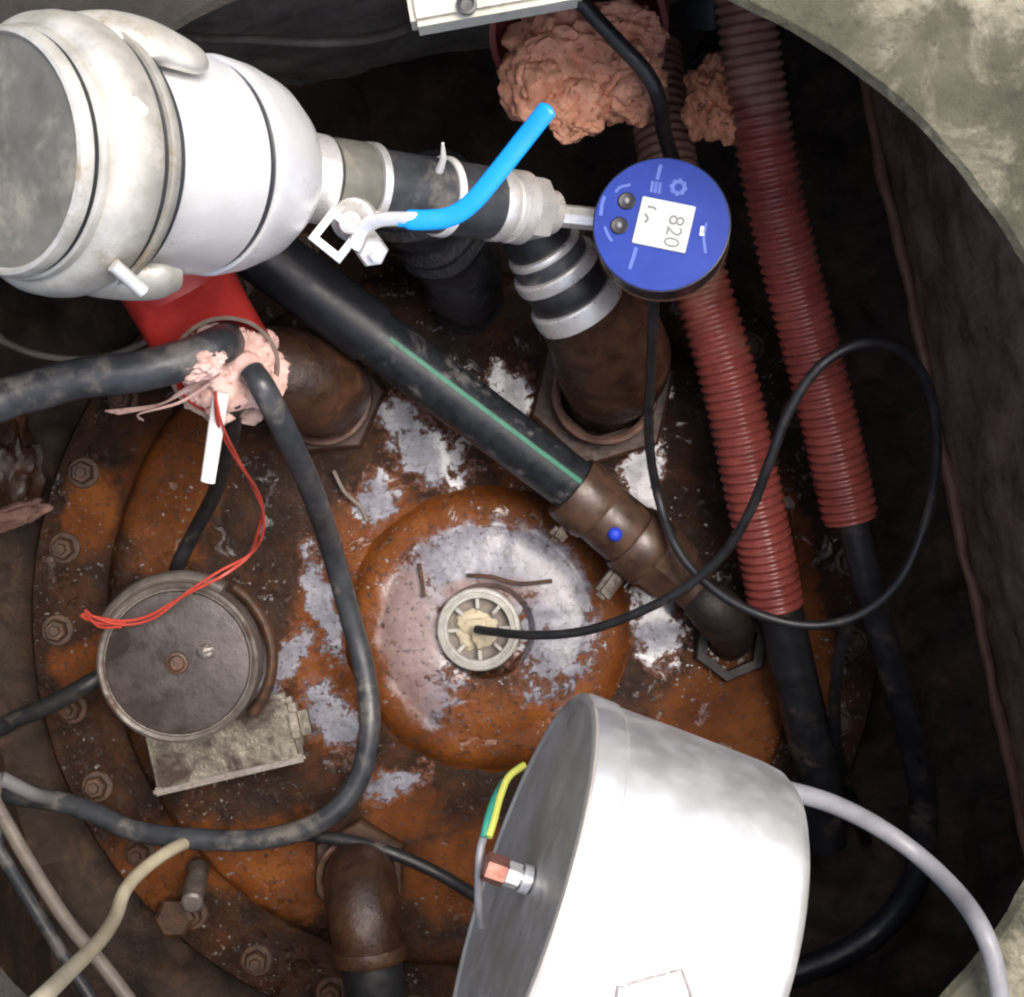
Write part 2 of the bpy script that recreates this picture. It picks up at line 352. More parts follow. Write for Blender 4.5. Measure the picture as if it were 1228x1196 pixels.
# ------------------------------------------------------------------ the setting: ground, pit
def ring_sheet(r0, r1, z, c, seg=96):
    vs, fs = [], []
    for r in (r0, r1):
        for k in range(seg):
            a = 2 * math.pi * k / seg; vs.append(Vector((c[0] + r * math.cos(a), c[1] + r * math.sin(a), z)))
    for k in range(seg): fs.append((k, seg + k, seg + (k + 1) % seg, (k + 1) % seg))
    return vs, fs
CC = P(579, 688, .75)                         # centre of the round opening
structure(obj('ground', ring_sheet(.69, 60, -.006, CC), M['earth'], org=Vector((0, 0, 0))))
def collar():
    rin = R(751, .75); vs, fs = [], []; seg = 220
    prof = [(.372, -.13), (.335, -.05), (rin + .012, -.014), (rin, -.004), (rin + .003, 0), (rin + .02, 0.001), (rin + .04, 0), (rin + .065, .001), (.42, 0), (.5, 0), (.70, 0), (.70, -.13)]
    for (r, z) in prof:
        for k in range(seg):
            a = 2 * math.pi * k / seg; q = Vector((math.cos(a), math.sin(a), 0))
            dr = .0005 * mn.fractal(q * 22 + Vector((0, 0, z * 12)), 1, 2, 5) if r < .5 else 0
            dz = .0045 * mn.fractal(q * (r * 26), 1, 2, 5) if -.01 < z < .01 and r < .65 else 0
            vs.append(CC + q * (r + dr) + Vector((0, 0, z + dz)))
    n = len(prof)
    for i in range(n):
        for k in range(seg):
            a, b = i * seg + k, i * seg + (k + 1) % seg; j = ((i + 1) % n) * seg
            fs.append((a, b, j + (k + 1) % seg, j + k))
    return vs, fs
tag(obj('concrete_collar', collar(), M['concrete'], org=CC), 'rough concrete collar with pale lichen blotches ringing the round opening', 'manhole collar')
U = Vector((.2087, -.978, 0)); V = Vector((.978, .2087, 0))
VR, VL, UB, UF = .357, -.455, -.372, .47
ZF, ZT = ZC - 1.285, -.125
def wallgrid(p0, ex, L, nrm, nx, nz, amp=.0035):
    vs, fs = [], []
    for j in range(nz + 1):
        for i in range(nx + 1):
            p = p0 + ex * (L * i / nx) + Vector((0, 0, ZF - .01 + (ZT - ZF + .01) * j / nz))
            e = 0 if i in (0, nx) else 1
            vs.append(p + nrm * (e * amp * (mn.fractal(p * 22, 1, 2, 5))))
    for j in range(nz):
        for i in range(nx):
            a = j * (nx + 1) + i; fs.append((a, a + 1, a + nx + 2, a + nx + 1))
    return vs, fs
def corner(u, v): return U * u + V * v
pit = thing('pit_lining', corner(UB, VR) + Vector((0, 0, ZF)), 'dark rust-stained pit wall dropping below the concrete collar', 'pit wall')
obj('wall_panel', wallgrid(corner(UB, VR), U, UF - UB, V, 130, 60), M['wall'], pit)
obj('wall_panel', wallgrid(corner(UB, VL), V, VR - VL, -U, 110, 50), M['wall_grey'], pit)
obj('wall_panel', wallgrid(corner(UB, VL), U, UF - UB, -V, 100, 40), M['soil'], pit)
obj('wall_panel', wallgrid(corner(UF, VL), V, VR - VL, U, 90, 40), M['soil'], pit)
lp = [corner(UB + (UF - UB) * i / 60, VR - .005) + Vector((0, 0, ZF + .022 + .003 * mn.noise(Vector((i * .3, 0, 0))))) for i in range(61)]
lp = [p + V * (.004 * mn.noise(p * 25)) for p in lp]
obj('steel_lip', sweep(lp, [.0045 + .002 * mn.noise(p * 40) for p in lp], 8), M['steel_lip'], pit)
def floor_geo():
    vs, fs = [], []; n = 130
    for j in range(n + 1):
        for i in range(n + 1):
            p = corner(UB - .01 + (UF - UB + .02) * i / n, VL - .01 + (VR - VL + .02) * j / n)
            r = (p - Vector((LC.x, LC.y, 0))).length
            h = .016 * mn.fractal(p * 18, 1, 2, 6) * min(1, max(0, (r - .30) * 18)) + .004 * mn.noise(p * 70)
            vs.append(p + Vector((0, 0, ZF + min(h, .02))))
    for j in range(n):
        for i in range(n):
            a = j * (n + 1) + i; fs.append((a, a + n + 1, a + n + 2, a + 1))
    return vs, fs
structure(obj('pit_floor', floor_geo(), M['soil'], org=Vector((0, 0, ZF))))

# ------------------------------------------------------------------ tank lid
lid = thing('tank_lid', LC, 'round orange-rusted tank lid held down by a ring of bolts', 'tank lid')
ZL = LC.z
RF, RC = R(512, 1.225), R(420, 1.195)
def rough_lathe(prof, c, seg, amp, sc):
    vs, fs = lathe([(z, r) for r, z in prof], c, (0, 0, 1), seg, close=False)
    vs = [v + Vector((0, 0, amp * mn.fractal((v) * sc, 1, 2, 5))) for v in vs]
    return vs, fs
FZ = -.030
obj('flange', rough_lathe([(RF - .004, FZ - .04), (RF, FZ - .005), (RF - .003, FZ), (RF - .02, FZ), (RF - .035, FZ), (RC + .012, FZ), (RC + .001, FZ)], LC, 200, .0012, 45), M['lid'], lid)
prof = [(RC + .003, FZ - .004), (RC + .002, -.014), (RC - .001, -.005), (RC - .006, -.001), (RC - .014, 0)]
r0 = R(172, 1.195)
while prof[-1][0] - .012 > r0: prof.append((prof[-1][0] - .012, 0))
plate = rough_lathe(prof + [(r0 - .004, 0)], LC, 200, .0014, 40)
DC = P(584, 757, 1.175); DC.z = ZL
def shift_inner():            # the raised boss sits off the lid's centre: move the hole of the plate under it
    vs, fs = plate; out = []
    for v in vs:
        r = math.hypot(v.x - LC.x, v.y - LC.y); k = max(0, min(1, (RC - .02 - r) / (RC - .02 - r0)))
        out.append(v + Vector((DC.x - LC.x, DC.y - LC.y, 0)) * k)
    return out, fs
obj('cover_plate', shift_inner(), M['lid'], lid)
q = lambda px: R(px, 1.18)
dprof = [(q(178), -.002), (q(172), .0005), (q(167), .0045), (q(161), .0085), (q(154), .0108), (q(146), .0118), (q(138), .0116), (q(131), .0108), (q(126), .0112), (q(118), .0135), (q(100), .0150), (q(80), .0158), (q(64), .0158), (q(58), .015), (q(54), .011), (q(50), .006), (q(20), .006)]
obj('raised_boss', rough_lathe(dprof, DC, 140, .0012, 40), M['dome'], lid)
bg_ = join(lathe([(FZ - .004, .0125), (FZ + .0025, .0125), (FZ + .003, .0118), (FZ + .003, .004)], LC * 0, (0, 0, 1), 18, close=False),
           lathe([(FZ + .002, .0092), (FZ + .0095, .0092), (FZ + .0112, .0078), (FZ + .0112, .0045), (FZ + .0145, .0045), (FZ + .0152, .004)], LC * 0, (0, 0, 1), 6))
b0 = None; RB = R(477, 1.22)
for k in range(31):
    a = math.radians(180 + 2 + k * 360 / 31); loc = Vector((RB * math.cos(a), RB * math.sin(a), .0))
    if b0 is None:
        me = bpy.data.meshes.new('bolt'); me.from_pydata([tuple(v) for v in bg_[0]], [], bg_[1]); finish(me, M['bolt'], 30)
        b0 = bpy.data.objects.new('bolt', me); o = b0
    else: o = b0.copy()
    COL.objects.link(o); o.parent = lid; o.location = loc; o.rotation_euler = (random.uniform(-.06, .06), random.uniform(-.06, .06), random.uniform(0, 6))

# gland in the middle of the boss
gc = P(574, 755, 1.170)
gland = thing('cable_gland', gc - Vector((0, 0, .016)), 'pale ribbed round cable gland plugged with cream sealant amid the rusty boss', 'cable gland')
g = lambda px: R(px, 1.170)
obj('ring', lathe([(-.017, g(50)), (-.001, g(50)), (0, g(48.5)), (.0003, g(45)), (-.0008, g(44)), (-.0008, g(42.5)), (.0, g(41.5)), (.0, g(38)), (-.0012, g(37)), (-.012, g(36))], gc, (0, 0, 1), 64, close=False), M['nylon'], gland)
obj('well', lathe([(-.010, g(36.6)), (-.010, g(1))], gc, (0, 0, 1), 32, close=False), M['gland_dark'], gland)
t0 = None
for k in range(8):
    a = k * math.pi / 4 + .05; q1 = Vector((math.cos(a), math.sin(a), 0)); c = gc + q1 * g(31) + Vector((0, 0, -.0035))
    geo = box(c, g(6), g(2.2), .0028, [q1, Vector((-q1.y, q1.x, 0)), Vector((0, 0, 1))])
    obj('rib', geo, M['nylon'], gland)
obj('sealant', lump(gc + Vector((-.0005, 0, -.007)), g(23), g(22), .0065, 4, .55, 1.3, 5, None, .03), M['sealant'], gland)

# ------------------------------------------------------------------ rusty pipe elbows
def hexring(c, d, r, h, seg=6, ph=0., ri=None):
    ri = ri or r * .8
    return lathe([(0, r), (h * .85, r), (h, r * .95), (h, ri), (h * .6, ri * .98)], c, d, seg, close=False, ph=ph)
def elbow(name, label, base, pts, rpx, dref, hexr, hang=0.):
    r = R(rpx, dref)
    b = P(*base); t = thing(name, b, label, 'pipe elbow')
    c = spline([(*P(*p), r * k) for (p, k) in pts], 10)
    obj('bend', sweep([x[:3] for x in c], [x[3] for x in c], 40, wob=.03), M['rust_pipe'], t)
    obj('base_nut', hexring(b - Vector((0, 0, .004)), (0, 0, 1), R(hexr, base[2]), .016, 6, hang, ri=r * 1.02), M['bolt'], t, angle=20)
    obj('bead', lathe([(.012, r * 1.02), (.022, r * 1.14), (.026, r * 1.16), (.031, r * 1.17), (.034, r * 1.14), (.035, r * 1.06), (.033, r * .98)], b, (0, 0, 1), 48, close=False), M['worn_rust'], t)
    return t
e1 = elbow('pipe_elbow', 'large rusty pipe elbow rising from the lid under the blue gauge', (722, 473, 1.195),
           [((722, 470, 1.20), .95), ((729, 458, 1.16), .98), ((735, 441, 1.115), 1.14), ((730, 416, 1.075), 1.17), ((711, 385, 1.04), 1.0), ((690, 352, 1.01), .80)], 60, 1.08, 90, .3)
a, D, q = axis((693, 366, .995), (638, 274, .965))
def bands(parent, prof_list):
    for (nm, mat, pr) in prof_list: obj(nm, lathe([q(*x) for x in pr], a, D, 48, close=False), M[mat], parent)
bands(e1, [('union_ring', 'steel', [(-.06, 40), (-.06, 55), (.0, 56), (.13, 56), (.15, 54), (.15, 40)]),
           ('rubber_sleeve', 'black_rubber', [(.14, 48), (.18, 50), (.40, 50), (.43, 48)]),
           ('union_ring', 'steel', [(.42, 40), (.42, 53), (.46, 54), (.54, 54), (.56, 52), (.56, 40)]),
           ('rubber_sleeve', 'grey_rubber', [(.55, 46), (.60, 47), (.70, 46), (.72, 44)]),
           ('union_ring', 'steel', [(.71, 36), (.71, 46), (.74, 47), (.78, 46), (.79, 36)]),
           ('rubber_sleeve', 'black_rubber', [(.78, 40), (.85, 42), (1.05, 40), (1.1, 30), (1.1, 1)])])
e2 = elbow('pipe_elbow', 'squat rusty pipe elbow between the red sleeve and the green-striped pipe', (392, 478, 1.195),
           [((392, 478, 1.20), .95), ((389, 473, 1.16), .98), ((384, 463, 1.115), 1.12), ((364, 456, 1.08), 1.12), ((310, 446, 1.06), .97), ((230, 440, 1.06), .95)], 55, 1.1, 72, .1)
e3 = elbow('pipe_elbow', 'smaller brown pipe elbow at the lower edge of the lid', (432, 1040, 1.195),
           [((432, 1040, 1.20), 1.0), ((432, 1050, 1.155), 1.0), ((433, 1068, 1.12), 1.05), ((437, 1105, 1.105), 1.0), ((442, 1140, 1.105), .95)], 43, 1.12, 60, .5)
obj('swivel_nut', lathe([axis((442, 1130, 1.105), (452, 1230, 1.11))[2](f, r) for f, r in [(0, 40), (0, 47), (.1, 49), (.18, 46), (.2, 36)]], P(442, 1130, 1.105), P(452, 1230, 1.11) - P(442, 1130, 1.105), 40, close=False), M['rust_pipe'], e3)
obj('hose_tail', cable([(443, 1140, 1.105), (452, 1200, 1.11), (462, 1290, 1.14), (470, 1330, 1.17)], 36, seg=24), M['black_rubber'], e3)

# ------------------------------------------------------------------ green-striped plastic pipe
pp = thing('plastic_pipe', P(705, 595, 1.14), 'black plastic pipe with a thin green stripe crossing the rusty lid', 'pipe')
A_, B_ = (300, 292, 1.03), (712, 600, 1.125)
a, D, q = axis(A_, B_)
rp = R(34, 1.08)
L = (P(*B_) - a).length
obj('pipe', lathe([(-.12, rp), (L, rp)], a, D, 40), M['hdpe'], pp)
up = (Vector((0, 0, 1)) + Vector((.19, .26, 0)) * .65); up = (up - D * up.dot(D)).normalized(); sv = D.cross(up)
vs = []; fs = []
for i in range(2):
    for k in range(5):
        an = (k - 2) * .04; vs.append(a + D * (.36 * L if i == 0 else L * .995) + (up * math.cos(an) + sv * math.sin(an)) * (rp + .0006))
for k in range(4): fs.append((k, k + 1, k + 6, k + 5))
obj('stripe', (vs, fs), M['stripe'], pp)
obj('sleeve', lathe([(-.12, rp + .0012), (.30 * L, rp + .0022), (.335 * L, rp + .002), (.335 * L, rp - .001)], a, D, 40, close=False), M['gauge_case'], pp)
cf = thing('compression_fitting', P(800, 690, 1.18), 'brown compression fitting with a blue dot at the end of the striped pipe', 'pipe fitting')
A_, B_ = (690, 588, 1.118), (830, 706, 1.14)
a, D, q = axis(A_, B_)
obj('collar', lathe([q(*x) for x in [(-.04, 30), (-.04, 41), (.0, 43), (.16, 44), (.20, 42), (.20, 36)]], a, D, 48, close=False), M['fitting'], cf)
obj('body', lathe([q(*x) for x in [(.19, 37), (.22, 39), (.44, 40), (.47, 38)]], a, D, 48, close=False), M['fitting'], cf)
obj('collar', lathe([q(*x) for x in [(.46, 34), (.46, 43), (.49, 45), (.62, 45), (.65, 43), (.66, 36)]], a, D, 48, close=False), M['fitting'], cf)
obj('hex_nut', lathe([q(*x) for x in [(.65, 40), (.68, 44), (.86, 40), (.90, 34), (.96, 26)]], a, D, 8, close=False), M['fitting'], cf, angle=20)
dn = (Vector((.05, .08, 1))); dn = (dn - D * dn.dot(D)).normalized(); side = D.cross(dn).normalized()
tq, rq = q(.33, 40)
dpos = a + D * tq + (dn * .93 + side * .36).normalized() * rq
obj('dot', lump(dpos, R(9, 1.1), R(9, 1.1), R(7, 1.1), 2, 0, 1, 0, fine=0), simple('blue_dot', (.01, .04, .5), (.015, .06, .6), 60), cf)
for f, ln, wd in ((.10, 20, 10), (.565, 36, 11)):
    tq, rq = q(f, 44); sgn = -1 if (a + D * tq - side * rq - P(680, 690, 1.14)).length < (a + D * tq + side * rq - P(680, 690, 1.14)).length else 1
    c = a + D * tq + side * sgn * (rq + R(ln * .45, 1.12)) - dn * .004
    obj('clamp_bolt', box(c, R(wd, 1.12), R(ln * .55, 1.12), R(9, 1.12), [D, side, dn], .3), M['plate'], cf)
el = thing('angle_connector', P(872, 766, 1.2), 'dark angled connector screwed into the lid beyond the brown compression fitting', 'pipe fitting')
obj('tail', lathe([(0, R(19, 1.14)), (.004, R(24, 1.14)), (.026, R(25, 1.14)), (.028, R(22, 1.14))], P(820, 698, 1.138), P(858, 732, 1.145) - P(820, 698, 1.138), 24), M['fitting'], el)
ec_ = spline([P(838, 714, 1.14), P(854, 728, 1.138), P(870, 744, 1.146), P(877, 760, 1.168), P(874, 768, 1.2)], 7)
obj('bend', sweep(ec_, [R(27, 1.14) * (1 + .16 * math.sin(math.pi * min(1, i / 22))) for i in range(len(ec_))], 28, wob=.06), M['dark_rust'], el)
obj('base_nut', hexring(P(874, 770, 1.199), (0, 0, 1), R(47, 1.19), .016, 6, .4, R(33, 1.19)), M['dark_rust'], el, angle=20)

# ------------------------------------------------------------------ silver camlock coupling on the riser
cp = thing('hose_coupling', P(300, 203, .80), 'big silver hose coupling with a dull grey end cap and cam arms', 'hose coupling')
A_, B_ = (300, 203, .80), (-40, 180, .66)
a, D, q = axis(A_, B_)
fx = lambda x: (300 - x) / 340.
pr = lambda l: [q(fx(x), r) for x, r in l]
obj('body', lathe(pr([(352, 40), (346, 52), (335, 68), (318, 92), (296, 112), (268, 125), (252, 129), (244, 131), (239, 130), (238, 122), (231, 122), (229, 130), (200, 131), (150, 130), (130, 129), (126, 120), (108, 120)]), a, D, 72), M['alu'], cp)
obj('locking_ring', lathe(pr([(118, 128), (112, 150), (104, 160), (96, 163), (93, 163), (92, 153), (85, 153), (83, 164), (74, 168), (60, 169), (46, 167), (36, 160), (31, 150), (31, 130)]), a, D, 80, close=False), M['alu_dirty'], cp)
obj('cap_rim', lathe(pr([(34, 120), (33, 150), (28, 152), (22, 150), (20, 145), (16, 145), (13, 149), (6, 149), (0, 146), (-2, 141), (3, 137), (3, 118)]), a, D, 72, close=False), M['alu_dirty'], cp)
obj('groove_shade', lathe(pr([(239.5, 124), (239, 125.5), (231, 125.5), (230.5, 124)]), a, D, 72, close=False), M['gauge_case'], cp)  # these dark bands paint the shade of the coupling's grooves and gap
obj('groove_shade', lathe(pr([(92.6, 154), (92.4, 157.5), (84.6, 157.5), (84.4, 154)]), a, D, 72, close=False), M['gauge_case'], cp)
obj('groove_shade', lathe(pr([(20.2, 143), (20, 146.3), (15.6, 146.3), (15.4, 143)]), a, D, 72, close=False), M['gauge_case'], cp)
obj('groove_shade', lathe(pr([(128, 126), (124, 140), (116, 150), (112, 149)]), a, D, 72, close=False), M['gauge_case'], cp)
obj('end_cap', lathe(pr([(3, 138.5), (2, 130), (1.5, 90), (1, 40), (1, .5)]), a, D, 72, close=False), M['alu_cap'], cp)
dv = Vector((D.x, D.y, D.z))
wd = Vector((0, 1, 0)); wd = (wd - D * wd.dot(D)).normalized(); outv = D.cross(wd)
def arm(pts, wpx, flat, up0):
    c = spline([(*P(x, y, d), R(w_, d)) for x, y, d, w_ in pts], 8)
    return sweep([x[:3] for x in c], [x[3] for x in c], 20, flat, up0=up0)
obj('cam_arm', arm([(48, 40, .690, 20), (85, 34, .690, 30), (130, 36, .692, 38), (175, 48, .697, 40), (212, 62, .705, 34), (236, 72, .712, 26), (246, 77, .715, 14)], 30, .5, (.3, .75, .6)), M['alu_dirty'], cp)
obj('cam_arm', arm([(70, 322, .70, 18), (105, 334, .705, 24), (150, 338, .712, 27), (190, 338, .72, 26), (214, 336, .726, 16)], 26, .6, (.3, -.8, .5)), M['alu_dirty'], cp)
obj('arm_pin', sweep([P(136, 318, .675), P(172, 350, .685)], [R(9, .68)] * 2, 12), M['steel'], cp)
obj('catch', box(P(166, 128, .632), R(12, .63), R(6, .63), R(4, .63), frame_from(P(166, 128, .60) - P(120, 190, .70), P(170, 140, .64) - P(150, 100, .62)), .3), M['alu_dirty'], cp)

# ------------------------------------------------------------------ valve pipe with the blue lever
vp = thing('valve_pipe', P(590, 246, .93), 'dark pipe between silver coupling and gauge, carrying a ball valve', 'valve')
A_, B_ = (360, 212, .825), (600, 246, .905)
a, D, q = axis(A_, B_)
obj('pipe', lathe([q(*x) for x in [(-.06, 46), (.05, 47), (.35, 46), (.70, 45), (.96, 43)]], a, D, 48), M['grey_rubber'], vp)
for pr_, mt in (([(.0, 40), (.0, 52), (.03, 54), (.10, 53), (.10, 44)], 'steel'), ([(.12, 44), (.12, 51), (.18, 51.5), (.30, 51), (.31, 44)], 'alu_cap'), ([(.315, 44), (.315, 52), (.35, 52.5), (.36, 44)], 'steel'), ([(.69, 42), (.69, 48), (.72, 48.5), (.73, 42)], 'white_wire')):
    obj('band', lathe([q(*x) for x in pr_], a, D, 48, close=False), M[mt], vp)
obj('tie_tail', sweep([P(527, 205, .835), P(532, 190, .825), P(531, 172, .815)], [R(5, .83), R(4, .83), R(1.5, .83)], 8), M['white_wire'], vp)
obj('coupler', lathe([q(*x) for x in [(.93, 30), (.93, 42), (.96, 45), (1.0, 44), (1.01, 38), (1.03, 38), (1.04, 44), (1.10, 44), (1.11, 36)]], a, D, 48, close=False), M['steel'], vp)
obj('hex_nut', lathe([q(*x) for x in [(1.10, 34), (1.11, 40), (1.17, 40), (1.20, 38), (1.205, 28)]], a, D, 6, close=False), M['steel'], vp, angle=20)
obj('neck', lathe([q(*x) for x in [(1.19, 26), (1.2, 27), (1.26, 26), (1.27, 17), (1.29, 16)]], a, D, 32, close=False), M['steel'], vp)
rod0, rod1 = P(655, 257, .925), P(725, 264, .925)
obj('rod', lathe([(0, R(14, .92)), ((rod1 - rod0).length, R(14, .92))], rod0, rod1 - rod0, 8), M['steel'], vp, angle=20)
st0 = P(425, 262, .83)
vn = Vector((-.02, -.30, 1)).normalized()
obj('stem', lathe([(-.012, R(26, .83)), (.008, R(26, .83)), (.010, R(20, .83)), (.016, R(14, .83)), (.020, R(13, .83))], st0, vn, 24), M['steel'], vp)
cB = P(403, 282, .80)
obj('lock_plate', lathe([(0, R(34, .8)), (R(7, .8), R(34, .8)), (R(8, .8), R(32, .8)), (R(8, .8), R(21, .8)), (R(7, .8), R(20, .8)), (0, R(20, .8)), (0, R(34, .8))], cB, (.12, -.2, 1), 4, close=False, ph=.10), M['steel'], vp, angle=20)
obj('stem_nut', lathe([(0, R(20, .8)), (.011, R(20, .8)), (.013, R(17, .8)), (.013, R(8, .8)), (.018, R(7, .8))], P(440, 293, .815), Vector((.35, -.5, .8)), 6), M['steel'], vp, angle=20)
lev = obj('lever', sweep([x[:3] for x in spline([P(424, 298, .798), P(436, 275, .795), P(455, 264, .79), (P(486, 263, .786)), P(500, 263, .786)], 6)], [R(9, .79)] * 25, 10, .55), M['steel'], vp)
lc = spline([P(478, 263, .787), P(510, 264, .785), P(540, 260, .783), P(566, 243, .780), P(596, 208, .776), P(630, 165, .772), P(652, 137, .769), P(660, 127, .768)], 8)
n_ = len(lc)
obj('lever_sleeve', sweep(lc, [R(12.5 if i > 2 else 9.5, .78) * (1 if i < n_ - 5 else (.97, .9, .78, .55, .2)[i - n_ + 5]) for i in range(n_)], 20, .42, up0=(0, 0, 1)), M['blue_sleeve'], lev)

# ------------------------------------------------------------------ digital gauge
gn = Vector((-.13, .10, 1)).normalized(); gC = P(793, 269, .88)
gr = Vector((.97, -.235, 0)); gx = (gr - gn * gr.dot(gn)).normalized()      # «up» of the print points this way
gu = gx; gright = gu.cross(gn).normalized()                                    # text direction
ga = thing('pressure_gauge', gC - gn * .05, 'round blue digital gauge with a white display and two dark buttons', 'gauge')
r_ = R(83, .88)
obj('case', lathe([(-.026, r_ * .80), (-.024, r_ * .97), (-.012, r_ * .985), (-.003, r_ * 1.0), (-.0006, r_ * .995), (-.0002, r_ * .97)], gC, gn, 72, close=False), M['gauge_case'], ga)
obj('rim', lathe([(-.030, r_ * .70), (-.030, r_ * .93), (-.027, r_ * .985), (-.0235, r_ * .975)], gC, gn, 72, close=False), M['bronze'], ga)
obj('face', lathe([(-.0008, r_ * .985), (.0, r_ * .972), (.0, r_ * .5), (0, .0003)], gC, gn, 72, close=False), M['gauge_blue'], ga)
obj('stem', lathe([(-.055, .012), (-.028, .014)], gC, gn, 24), M['steel'], ga)
def gp(px, py, lift=.0006):
    """a point of the dial's plane"""
    d0 = P(px, py, 1.) - Vector((0, 0, ZC)); o_ = Vector((0, 0, ZC))
    k = (gC - o_).dot(gn) / d0.dot(gn); return o_ + d0 * k + gn * lift
dc = (gp(773, 235) + gp(836, 250) + gp(819, 306) + gp(757, 290)) / 4
disp = obj('display', box(dc + gn * .0002, R(32.5, .88), R(29, .88), .0007, [gu, -gright, gn], .25), M['lcd'], ga)
obj('digit_row', text_geo('820', R(27, .88), dc + gu * R(13, .88) + gright * R(6, .88), gright, gu, gn, .0012), M['digit'], disp)
for (x, y) in ((751.5, 241.5), (742.5, 271)):
    b = obj('button', lathe([(-.0002, R(11, .88)), (.0010, R(10.5, .88)), (.0014, R(9, .88)), (.0011, R(4.5, .88)), (.0010, .0002)], gp(x, y, 0), gn, 24, close=False), M['gauge_case'], ga)
    obj('button_pip', lump(gp(x, y, .0014), R(4, .88), R(4.5, .88), R(3, .88), 2, 0, 1, fine=0), M['grey_wire'], b)
def stroke(pts, wpx):
    c = spline([gp(x, y, .0005) for x, y in pts], 5); hw = R(wpx / 2, .88); vs, fs = [], []
    for i, p in enumerate(c):
        t = (Vector(c[min(i + 1, len(c) - 1)]) - Vector(c[max(i - 1, 0)])).normalized(); s_ = gn.cross(t)
        vs += [Vector(p) - s_ * hw, Vector(p) + s_ * hw]
    for i in range(len(c) - 1): fs.append((2 * i, 2 * i + 2, 2 * i + 3, 2 * i + 1))
    return vs, fs
for pts, wpx in (([(792.5, 198), (789, 212), (788, 216)], 4.5), ([(738, 231), (744, 225), (756, 222)], 3.5), ([(725, 236), (722, 246), (720.5, 259)], 4.5), ([(725, 272), (729, 282), (734, 290)], 3.5),
                 ([(763, 297), (760, 308), (755, 323)], 4.5), ([(847, 268), (844, 284), (846, 304)], 3.2)):
    obj('print_mark', stroke(pts, wpx), M['gauge_print'], ga)
for k in range(3):
    obj('print_mark', stroke([(783 + k * 4.6, 217.5 + k * .9), (781 + k * 4.6, 231 + k * .9)], 3.4), M['gauge_print'], ga)
for pts in ([(777, 249), (784, 250), (787, 253)], [(774, 257), (777, 264), (773, 268)]):
    g_ = stroke(pts, 3.0); obj('segment_mark', ([v + gn * .0013 for v in g_[0]], g_[1]), M['digit'], disp)
obj('print_mark', stroke([(843.5, 272), (842, 283)], 6), M['white_print'], ga)
em = []
ec = gp(813.5, 225, .0005)
for k in range(8):
    an = k * math.pi / 4; c = ec + (gu * math.cos(an) + gright * math.sin(an)) * R(7.6, .88)
    em.append(lathe([(0, R(3.3, .88)), (.0001, R(.3, .88))], c, gn, 10, close=False))
obj('emblem', join(*em), M['gauge_print'], ga)

# ------------------------------------------------------------------ red sleeve stuffed with foam
rs = thing('red_sleeve', P(272, 440, .98), 'smooth bright red sleeve end plugged with pink foam', 'conduit')
endn = Vector((.30, -.42, .86))
c = [P(120, 175, .90), P(160, 250, .91), P(215, 345, .925), P(270, 442, .945)]
rr = R(66, .945)
def tube_end(cs, r, endn, thick=.0025):
    """tube whose last ring is cut on a slant facing endn; gives outer wall, cut edge and a short inner wall"""
    cs = [Vector(x) for x in cs]; t = (cs[-1] - cs[-2]).normalized()
    u = Vector((0, 0, 1)); u = (u - t * u.dot(t)).normalized(); v = t.cross(u); seg = 64; vs, fs = [], []
    n = endn.normalized()
    rings = []
    for i, cc_ in enumerate(cs):
        ring = []
        for k in range(seg):
            an = 2 * math.pi * k / seg; p = cc_ + (u * math.cos(an) + v * math.sin(an)) * r
            if i == len(cs) - 1:
                u2 = (u - n * u.dot(n)).normalized(); v2 = n.cross(u2); p = cc_ + (u2 * math.cos(an) + v2 * math.sin(an)) * r
            ring.append(p)
        rings.append(ring)
    e = rings[-1]; ct = cs[-1]
    inner = [p + (ct - p).normalized() * thick for p in e]
    deep = [p - (t * .4 + n * .6) * .02 for p in inner]
    outer = (sum(rings, []), [(i * seg + k, i * seg + (k + 1) % seg, (i + 1) * seg + (k + 1) % seg, (i + 1) * seg + k) for i in range(len(rings) - 1) for k in range(seg)])
    edge = (e + inner + deep, [(i * seg + k, i * seg + (k + 1) % seg, (i + 1) * seg + (k + 1) % seg, (i + 1) * seg + k) for i in range(2) for k in range(seg)])
    return outer, edge
o_, e_ = tube_end(c, rr, endn)
obj('tube', o_, M['red_sleeve'], rs); obj('cut_edge', e_, M['edge_grey'], rs)
obj('foam_plug', lump(P(274, 446, .945) + Vector((0, 0, -.016)), rr * .99, rr * .97, .022, 5, .34, 1.6, 3, frame_from(endn, (1, 0, 0)), .06), M['foam_pink'], rs)
tag(obj('power_cable', cable([(-420, 520, .92), (-60, 492, .90), (20, 474, .90), (90, 455, .90), (160, 446, .90), (220, 432, .905), (258, 416, .915), (272, 410, .945)], 25, seg=24, wob=.05), M['grey_rubber']),
    'thick grey-black cable running from the pit edge into the pink foam', 'cable')
obj('foam_collar', lump(P(238, 437, .905), R(34, .9), R(19, .9), R(20, .9), 4, .25, 2, 9, frame_from((0, 0, 1), (.97, .25, 0))), M['foam_pink'], rs)
tag(obj('black_cable', cable([(302, 446, .935), (318, 470, .93), (345, 525, .96), (375, 592, 1.03), (398, 660, 1.11), (420, 740, 1.14), (438, 810, 1.145), (443, 880, 1.14), (425, 945, 1.14), (380, 988, 1.14), (310, 1007, 1.145), (230, 1006, 1.15), (160, 996, 1.16), (105, 972, 1.17), (50, 958, 1.18), (-60, 945, 1.19), (-260, 900, 1.25)], 13, seg=16), M['grey_rubber']),
    'long dark cable dropping from the foam plug and curving round the fill cap', 'cable')
